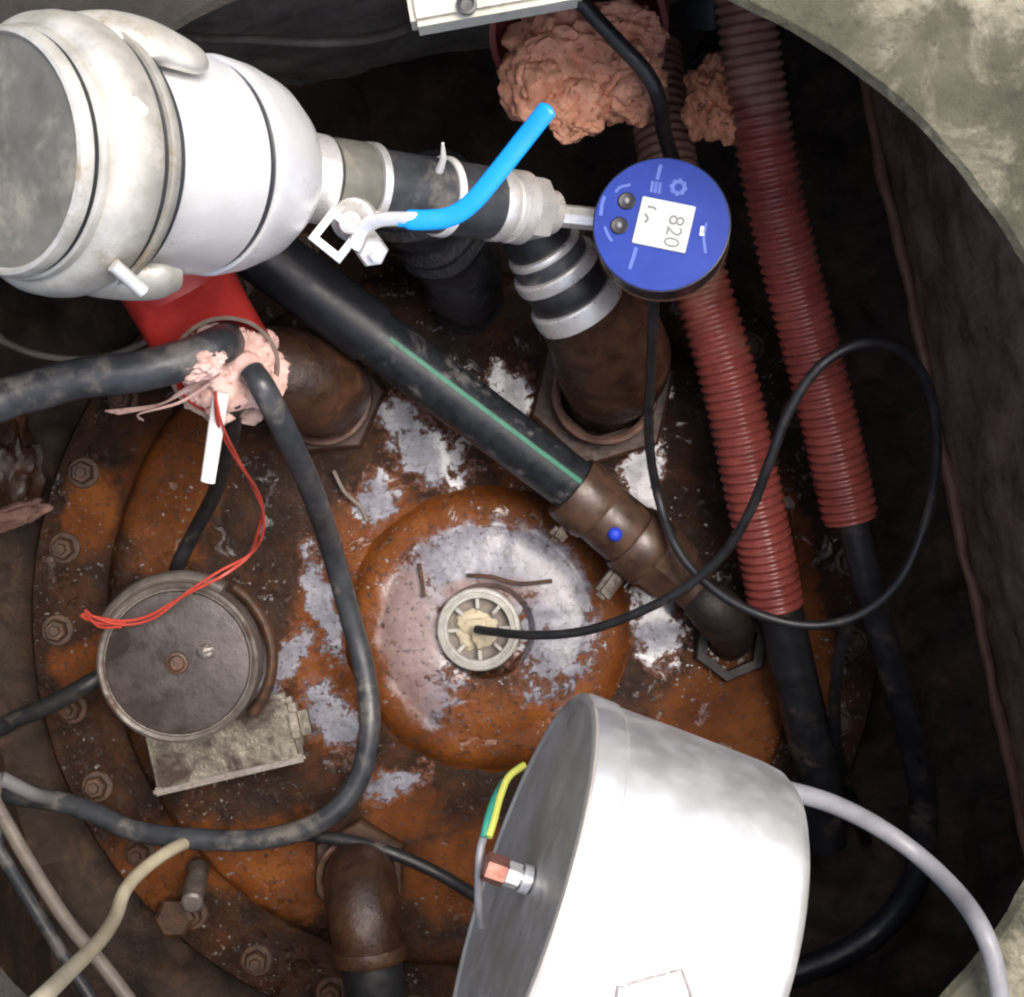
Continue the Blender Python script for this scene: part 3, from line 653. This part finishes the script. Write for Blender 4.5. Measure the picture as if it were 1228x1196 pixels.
tag(obj('cable_tie', sweep([P(265, 470, .925), P(257, 525, .935), P(249, 578, .945)], [R(10, .93), R(9.5, .93), R(9, .93)], 10, .5, up0=(0, 0, 1)), M['white_wire']),
    'short white plastic stub poking from the pink foam', 'tie')
rw = thing('red_wire', P(262, 500, .95), 'thin twisted red wires trailing from the foam across the fill cap', 'wire')
for off in (0, 1):
    pts = [(258, 470, .915), (262, 510, .93), (285, 553, .97), (308, 588, 1.02), (315, 612, 1.05), (309, 640, 1.07), (299, 666, 1.085), (268, 690, 1.075), (225, 712, 1.078), (180, 738, 1.085), (148, 745, 1.088), (118, 741, 1.09), (101, 737, 1.095), (101, 741, 1.095), (122, 748, 1.09), (150, 748, 1.085)]
    pts = [(x + off * 5 * math.sin(i * 1.6), y + off * 5 * math.cos(i * 1.3), d - off * .004) for i, (x, y, d) in enumerate(pts)]
    obj('strand', cable(pts, 2.0 if off == 0 else 1.6, seg=8), M['red_wire'], rw)
fb = thing('copper_fibre', P(225, 468, .93), 'wispy pinkish strands fraying out of the foam beside the thick cable', 'fibre')
for k in range(9):
    x = random.uniform(-14, 14)
    obj('strand', cable([(250 + x * .4, 455 + x * .3, .92), (215, 476 + x * .6, .935), (180 - x, 490 + x * .5, .95), (146 + 2 * x, 498 + x * .5, .965)], 1.1, 5, 6), M['foam_pink'], fb)
tag(obj('thin_black_cable', cable([(282, 480, .95), (276, 530, 1.0), (258, 590, 1.07), (232, 640, 1.12), (212, 682, 1.14), (204, 720, 1.17)], 9, seg=12), M['black_rubber']),
    'thin black cable hanging behind the white stub down to the fill cap', 'cable')

# ------------------------------------------------------------------ fill cap and worn plate
fc = P(213, 795, 1.10)
fcap = thing('fill_cap', P(240, 782, 1.2), 'round grey fill cap with an embossed hub, red wires across it', 'tank cap')
fn = Vector((.03, -.02, 1)).normalized(); fr_ = lambda px: R(px, 1.10)
obj('neck', lathe([(-.10, fr_(90)), (-.04, fr_(90)), (-.02, fr_(92))], fc, fn, 56, close=False), M['rust_pipe'], fcap)
obj('rim', lathe([(-.024, fr_(92)), (-.022, fr_(98)), (-.006, fr_(97)), (.001, fr_(96)), (.0025, fr_(93)), (.001, fr_(89)), (-.0015, fr_(88)), (-.0015, fr_(86))], fc, fn, 72, close=False), M['cap_rim'], fcap)
obj('disc', lathe([(-.0015, fr_(87)), (-.0002, fr_(85)), (.0005, fr_(70)), (.0012, fr_(30)), (.0012, .0004)], fc, fn, 72, close=False), M['cap_top'], fcap)
obj('hub', lathe([(0, fr_(14)), (.0035, fr_(13)), (.004, fr_(10)), (.0015, fr_(8)), (.0015, .0003)], fc + fn * .001, fn, 20, close=False), M['bolt'], fcap)
obj('hub', lump(fc + Vector((fr_(34), fr_(14), .002)), fr_(11), fr_(9), .004, 3, .3, 2, 4), M['cap_rim'], fcap)
cl = []
for k in range(21):
    an = math.radians(60 + k * 4.6); cl.append(fc + Vector((math.cos(an) * fr_(103), math.sin(an) * fr_(101), -.014)))
obj('clamp_band', sweep(cl, [.0055] * 21, 12, 1.5), M['cap_rim'], fcap)
cl = [fc + Vector((math.cos(math.radians(a_)) * fr_(106), math.sin(math.radians(a_)) * fr_(106), -.030)) for a_ in range(-40, 60, 6)]
obj('clamp_band', sweep(cl, [.0042] * len(cl), 12, 1.6), M['bolt'], fcap)
pl = thing('metal_plate', P(275, 905, 1.19), 'worn pale metal plate tucked under the edge of the fill cap', 'plate')
pa = frame_from((0, .04, 1), (P(368, 905, 1.15) - P(185, 948, 1.15)))
obj('slab', box(P(270, 890, 1.152), R(90, 1.15), R(42, 1.15), .008, pa, .25), M['plate'], pl)
obj('lip', box(P(277, 928, 1.150) + pa[2] * -.004, R(93, 1.15), R(5, 1.15), .012, pa, .3), M['cap_rim'], pl)
obj('corner_post', box(P(356, 868, 1.148), R(16, 1.15), R(26, 1.15), .012, pa, .35), M['plate'], pl)

# ------------------------------------------------------------------ ribbed red conduits and their cables
def ribbed(name, pts, rpx, dref, label, pitch=11.5):
    c0 = [Vector(x) for x in spline([P(*p) for p in pts], 14)]
    ln = [0]
    for i in range(1, len(c0)): ln.append(ln[-1] + (c0[i] - c0[i - 1]).length)
    step = R(pitch, dref) / 6; n = int(ln[-1] / step); cs, rs_ = [], []; j = 0
    for i in range(n + 1):
        s_ = i * step
        while j < len(ln) - 2 and ln[j + 1] < s_: j += 1
        cs.append(c0[j].lerp(c0[j + 1], min(1, (s_ - ln[j]) / max(1e-9, ln[j + 1] - ln[j]))))
        rs_.append(R(rpx, dref) * (1 + (.042, .05, .02, -.065, -.075, -.02)[i % 6]))
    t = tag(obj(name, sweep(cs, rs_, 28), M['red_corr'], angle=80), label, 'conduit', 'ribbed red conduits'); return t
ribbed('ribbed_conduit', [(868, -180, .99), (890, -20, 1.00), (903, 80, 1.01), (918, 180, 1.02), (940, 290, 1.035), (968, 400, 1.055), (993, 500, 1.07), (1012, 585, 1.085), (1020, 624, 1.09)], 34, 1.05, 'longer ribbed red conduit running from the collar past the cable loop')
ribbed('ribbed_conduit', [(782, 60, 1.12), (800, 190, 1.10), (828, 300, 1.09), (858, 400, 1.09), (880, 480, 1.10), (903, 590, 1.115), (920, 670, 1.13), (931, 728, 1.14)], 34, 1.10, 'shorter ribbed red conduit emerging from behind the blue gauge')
tag(obj('black_cable', cable([(1012, 590, 1.085), (1028, 650, 1.095), (1048, 730, 1.11), (1075, 820, 1.13), (1097, 900, 1.15), (1108, 970, 1.17), (1100, 1050, 1.18), (1060, 1110, 1.19), (1000, 1150, 1.19), (900, 1185, 1.2)], 17, seg=16), M['black_rubber']),
    'black cable leaving the longer ribbed conduit and bending under the silver can', 'cable')
tag(obj('black_cable', cable([(926, 690, 1.132), (938, 745, 1.145), (955, 820, 1.16), (972, 890, 1.18), (985, 950, 1.2), (990, 1010, 1.22)], 27, seg=18), M['black_rubber']),
    'stout black cable leaving the shorter ribbed conduit towards the silver can', 'cable')
tag(obj('probe_cable', cable([(572, 755, 1.164), (592, 758, 1.150), (640, 762, 1.12), (700, 757, 1.10), (760, 737, 1.08), (820, 706, 1.06), (868, 664, 1.04), (900, 612, 1.02), (922, 556, 1.0), (948, 490, .985), (985, 438, .975), (1035, 412, .975), (1085, 424, .985), (1115, 468, 1.0), (1124, 540, 1.02), (1112, 620, 1.04), (1080, 695, 1.05), (1030, 738, 1.06), (970, 750, 1.065), (905, 735, 1.07), (850, 702, 1.08), (810, 655, 1.09), (788, 590, 1.10), (778, 520, 1.06), (781, 440, 1.0), (784, 370, .94), (788, 310, .915)], 6.3, seg=12), M['black_rubber']),
    'thin glossy black cable looping from the pale gland up to the gauge', 'cable')
tag(obj('thin_black_cable', cable([(1018, 742, 1.07), (1006, 790, 1.10), (1001, 850, 1.14), (1005, 905, 1.19), (1022, 960, 1.24), (1040, 1010, 1.27)], 7, seg=12), M['black_rubber']),
    'thin black cable branching down from the looped cable beside the ribbed conduits', 'cable')

# ------------------------------------------------------------------ foam-filled conduits at the top of the pit
fcn = thing('foam_conduit', P(690, 40, 1.02), 'wide red conduit bursting with lumpy salmon foam', 'conduit')
o_, e_ = tube_end([P(705, -200, .93), P(700, -90, .95), P(694, 40, .975)], R(108, .97), Vector((0, -.6, .8)), .004)
obj('tube', o_, M['red_dull'], fcn); obj('cut_edge', e_, M['red_dull'], fcn)
for i, (x, y, d, rx, ry, rz) in enumerate([(690, 70, .975, 84, 68, 60), (652, 100, .965, 46, 46, 40), (692, 128, .96, 42, 40, 34), (752, 98, .965, 46, 48, 40), (740, 40, .97, 58, 36, 40)]):
    obj('foam_lump', lump(P(x, y, d), R(rx, d), R(ry, d), R(rz, d), 5, .36, 1.7, 20 + i, None, .055), M['foam_salmon'], fcn)
tag(obj('black_cable', cable([(590, -190, .90), (670, -30, .90), (705, 12, .905), (742, 52, .91), (772, 84, .915), (790, 118, .925), (797, 160, .96), (812, 210, 1.02)], 10, seg=14), M['black_rubber']),
    'black cable draped over the lumpy salmon foam', 'cable')
sm = thing('foam_conduit', P(860, 100, 1.08), 'narrow dark conduit stub stuffed with ragged orange foam', 'conduit')
o_, e_ = tube_end([P(850, -60, 1.0), P(853, 20, 1.03), P(857, 95, 1.06)], R(36, 1.05), Vector((0, -.5, .85)), .003)
obj('tube', o_, M['gauge_case'], sm); obj('cut_edge', e_, M['gauge_case'], sm)
for i, (x, y, d, rx, ry, rz) in enumerate([(858, 112, 1.03, 38, 42, 34), (870, 142, 1.025, 30, 32, 28), (842, 134, 1.03, 24, 30, 24)]):
    obj('foam_lump', lump(P(x, y, d), R(rx, d), R(ry, d), R(rz, d), 5, .36, 1.7, 40 + i, None, .07), M['foam_orange'], sm)
cs_ = thing('cover_slab', P(590, -20, .72), 'pale painted slab edge resting on the collar above the foam', 'cover')
A3 = frame_from((0, 0, 1), P(692, 4, .74) - P(495, 39, .74))
obj('plate', box((P(495, 39, .735) + P(700, 3, .735)) / 2 + A3[1] * .036, (P(495, 39, .735) - P(700, 3, .735)).length / 2, .036, .010, A3, .15), M['slab'], cs_)
obj('bolt_hole', lathe([(0, .005), (.0022, .005), (.0024, .0035), (.0004, .003), (.0003, .0002)], P(560, 6, .7246), (0, 0, 1), 16, close=False), M['gauge_case'], cs_)

# ------------------------------------------------------------------ silver junction can
jc = thing('junction_can', P(740, 1110, .82), 'large shiny silver can lying on its side above the lid', 'junction box')
A_, B_ = (624, 1070, .700), (873, 1154, .711)
a, D, q = axis(A_, B_)
obj('shell', lathe([q(*x) for x in [(.0, 244), (.0, 250), (.02, 251.5), (.11, 250.5), (.13, 250), (.14, 247.5), (.16, 247), (.5, 244.5), (.86, 240), (.93, 237), (.975, 230), (1.0, 218), (1.015, 200), (1.02, 150), (1.02, 2)]], a, D, 120, close=False), M['can'], jc)
obj('lid', lathe([q(*x) for x in [(.004, 249), (-.012, 250), (-.022, 246), (-.022, 240), (-.010, 236), (-.010, 120), (-.010, 1)]], a, D, 120, close=False), M['can_face'], jc)
fdir = -D
bc = P(614, 1056, .615) 
# earth bolt on the lid
def on_face(px, py):
    o0 = Vector((0, 0, ZC)); d0 = P(px, py, 1.) - o0; k = (a - o0).dot(D) / d0.dot(D); return o0 + d0 * k
fb_ = on_face(640, 1058)
obj('bolt_shank', lathe([(0, R(10, .66)), (.010, R(10, .66))], fb_ - D * -.001, fdir, 16), M['steel'], jc)
obj('washer', lathe([(.0, R(18, .66)), (.004, R(18, .66)), (.004, R(8, .66))], fb_ + fdir * .002, fdir, 24, close=False), M['steel'], jc)
obj('hex_nut', lathe([(.0, R(16, .66)), (.006, R(16, .66)), (.0062, R(8, .66))], fb_ + fdir * .007, fdir, 6, close=False), M['steel'], jc, angle=20)
obj('hex_head', lathe([(.0, R(19, .66)), (.009, R(19, .66)), (.010, R(15, .66)), (.010, R(1, .66))], fb_ + fdir * .0135, fdir, 6, close=False), M['copper'], jc, angle=20)
# raised plate mark on the shell
lab = []
def on_shell(f, ang, lift):
    t, r = q(f, 244); u0 = Vector((0, 0, 1)); u0 = (u0 - D * u0.dot(D)).normalized(); v0 = D.cross(u0)
    return a + D * t + (u0 * math.cos(ang) + v0 * math.sin(ang)) * (r + lift)
def on_can(px, py):
    o0 = Vector((0, 0, ZC)); d0 = (P(px, py, 1.) - o0).normalized(); r = q(.5, 244)[1] + .0012
    oc = o0 - a; dp = d0 - D * d0.dot(D); op = oc - D * oc.dot(D)
    A2, B2, C2 = dp.dot(dp), 2 * dp.dot(op), op.dot(op) - r * r
    return o0 + d0 * ((-B2 - math.sqrt(B2 * B2 - 4 * A2 * C2)) / (2 * A2))
for pts in ([(737, 1215), (741, 1183), (748, 1184)], [(752, 1181), (780, 1173), (800, 1168)], [(803, 1167), (818, 1163), (828, 1190), (832, 1220)]):
    cc_ = [on_can(x, y) for x, y in pts]
    obj('print_outline', sweep(cc_, [.0007] * len(cc_), 6, .4), M['print_grey'], jc)
jl = thing('earth_wire', on_face(605, 985), 'green and yellow earth wire bowed against the silver can lid', 'wire')
ew = [(604, 942, .705), (596, 960, .69), (589, 985, .68), (583, 1005, .675), (580, 1030, .672), (577, 1070, .672), (573, 1110, .672)]
obj('strand', cable([(628, 918, .72), (610, 932, .71), (600, 955, .70), (592, 985, .69), (586, 1004, .685)], 4.5, seg=10), M['yellow_wire'], jl)
obj('strand', cable([(604, 938, .715), (593, 958, .70), (585, 982, .69), (580, 1004, .685)], 4.5, seg=10), M['green_wire'], jl)
obj('sheath', cable([(582, 996, .69), (576, 1020, .685), (574, 1050, .685), (574, 1085, .69), (577, 1110, .70)], 5, seg=10), M['grey_wire'], jl)
obj('riser', lathe([(0, .024), (.42, .024)], Vector((P(770, 1120, .72).x, P(770, 1120, .72).y, ZF)), (0, 0, 1), 24), M['rust_pipe'], jc)
tag(obj('grey_cable', cable([(925, 945, .74), (955, 951, .745), (1000, 965, .76), (1050, 990, .78), (1100, 1025, .782), (1145, 1068, .762), (1175, 1110, .738), (1192, 1155, .734), (1200, 1215, .735), (1200, 1290, .735), (1215, 1480, .738)], 11.5, seg=16), M['grey_wire']),
    'pale grey cable arching from the silver can over the concrete collar', 'cable')

# ------------------------------------------------------------------ remaining cables and scraps
tag(obj('cream_cable', cable([(230, 1008, 1.16), (204, 1020, 1.12), (172, 1043, 1.08), (150, 1068, 1.04), (138, 1100, 1.0), (118, 1130, .93), (80, 1168, .83), (45, 1202, .752), (-10, 1255, .728), (-110, 1340, .737), (-300, 1450, .742)], 9.5, seg=14), M['cream_wire']),
    'cream cable slanting up from beneath the long dark cable', 'cable')
tag(obj('grey_cable', cable([(-330, 640, 1.12), (-40, 905, 1.12), (-5, 965, 1.11), (35, 1035, 1.10), (80, 1105, 1.09), (125, 1160, 1.08), (180, 1235, 1.07)], 9, seg=12), M['dun_wire']),
    'dun cable passing behind the cream cable, nearer the lid', 'cable')
tag(obj('grey_cable', cable([(-330, 700, 1.10), (-40, 960, 1.10), (0, 1022, 1.10), (35, 1080, 1.09), (75, 1145, 1.08), (120, 1215, 1.07)], 8, seg=12), M['grey_rubber']),
    'dark grey cable passing behind the cream cable, farther from the lid', 'cable')
tag(obj('grey_cable', cable([(-300, 700, 1.10), (-30, 915, 1.12), (5, 935, 1.12), (38, 952, 1.14), (60, 958, 1.17)], 9, seg=12), M['grey_wire']),
    'short pale grey cable end lying on the long dark cable', 'cable')
tag(obj('grey_cable', cable([(-200, 0, 1.0), (190, 40, .98), (245, 47, .98), (300, 47, .98), (360, 51, .98), (420, 50, .98), (460, 43, .97), (490, 32, .95), (520, 10, .92), (590, -170, .90)], 6, seg=12), M['dun_wire']),
    'slim dun cable sagging between the silver coupling and the pale slab', 'cable')
tag(obj('thin_grey_wire', cable([(-420, 300, 1.04), (-40, 392, 1.04), (0, 408, 1.04), (40, 424, 1.04), (90, 431, 1.04), (135, 426, 1.045), (175, 410, 1.06)], 4.2, seg=10), M['dun_wire']),
    'thin dun wire sagging above the thick grey-black cable', 'wire')
tag(obj('thin_black_cable', cable([(-330, 905, 1.18), (-40, 880, 1.16), (20, 862, 1.155), (70, 840, 1.15), (115, 815, 1.15), (140, 800, 1.17)], 11, seg=12), M['black_rubber']),
    'thin black cable reaching the near rim of the fill cap', 'cable')
tag(obj('thin_black_cable', cable([(360, 1000, 1.16), (400, 1006, 1.155), (450, 1016, 1.15), (510, 1040, 1.15), (560, 1068, 1.16), (620, 1110, 1.18)], 8, seg=12), M['black_rubber']),
    'thin black cable crossing the smaller brown elbow towards the silver can', 'cable')
tag(obj('rubber_boot', sweep([x[:3] for x in spline([P(505, 225, 1.04), P(528, 268, 1.07), P(546, 312, 1.11), P(566, 372, 1.19)], 8)], [R((58, 66, 62, 68, 64, 60, 63, 57)[i % 8] * (1 - i * .011), 1.08) for i in range(25)], 40, .85, wob=.30), simple('dark_rubber_sheet', (.010, .012, .015), (.050, .052, .056), 22, (.25, .6), 0, .9, .006, dirt=(.05, .035, .025), dirt_amt=.4)),
    'dark rubber boot hanging below the valve beside the large elbow', 'boot')
for lab_, pts, rp_, mt in (('thin dark twig lying across the painted boss just above the gland', [(560, 690, 1.174), (590, 692, 1.172), (622, 700, 1.173), (662, 697, 1.176)], 2.6, 'bolt'),
                          ('short dark twig standing upright in view on the boss, nearest the fill cap', [(503, 676, 1.179), (506, 695, 1.176), (509, 716, 1.174)], 2.4, 'bolt'),
                          ('pale curved sliver on the lid between squat elbow and boss', [(400, 565, 1.188), (413, 590, 1.186), (432, 608, 1.187), (440, 625, 1.189)], 2.4, 'dun_wire')):
    tag(obj('twig', cable(pts, rp_, 6, 7), M[mt]), lab_, 'twig', 'slivers of debris on the lid')
bk = thing('bolted_lug', P(235, 1075, 1.215), 'grey stud and nut standing on the flange under the long dark cable', 'stud')
obj('stud', lathe([(0, R(13, 1.2)), (.05, R(13, 1.2)), (.052, R(10, 1.2))], P(238, 1042, 1.21), (.1, -.3, 1), 16), M['cap_rim'], bk)
obj('nut', lathe([(0, R(25, 1.2)), (.012, R(25, 1.2)), (.014, R(20, 1.2))], P(212, 1098, 1.218), (0, 0, 1), 6), M['bolt'], bk, angle=20)
tag(obj('foam_scrap', lump(P(14, 620, 1.22), R(44, 1.22), R(14, 1.22), R(14, 1.22), 4, .4, 2, 60, frame_from((0, 0, 1), (1, .35, 0)), .03), simple('dirty_foam', (.10, .05, .04), (.30, .17, .14), 60, (.7, .9), 0, .6, .002)),
    'dull dirty pinkish foam scrap on the pit floor outside the flange', 'scrap')
tag(obj('clod', lump(P(10, 560, 1.24), R(40, 1.24), R(60, 1.24), R(30, 1.24), 4, .4, 2, 61, None, .03), M['rust_pipe']),
    'brown rusty clod on the pit floor behind the foam scrap', 'clod')
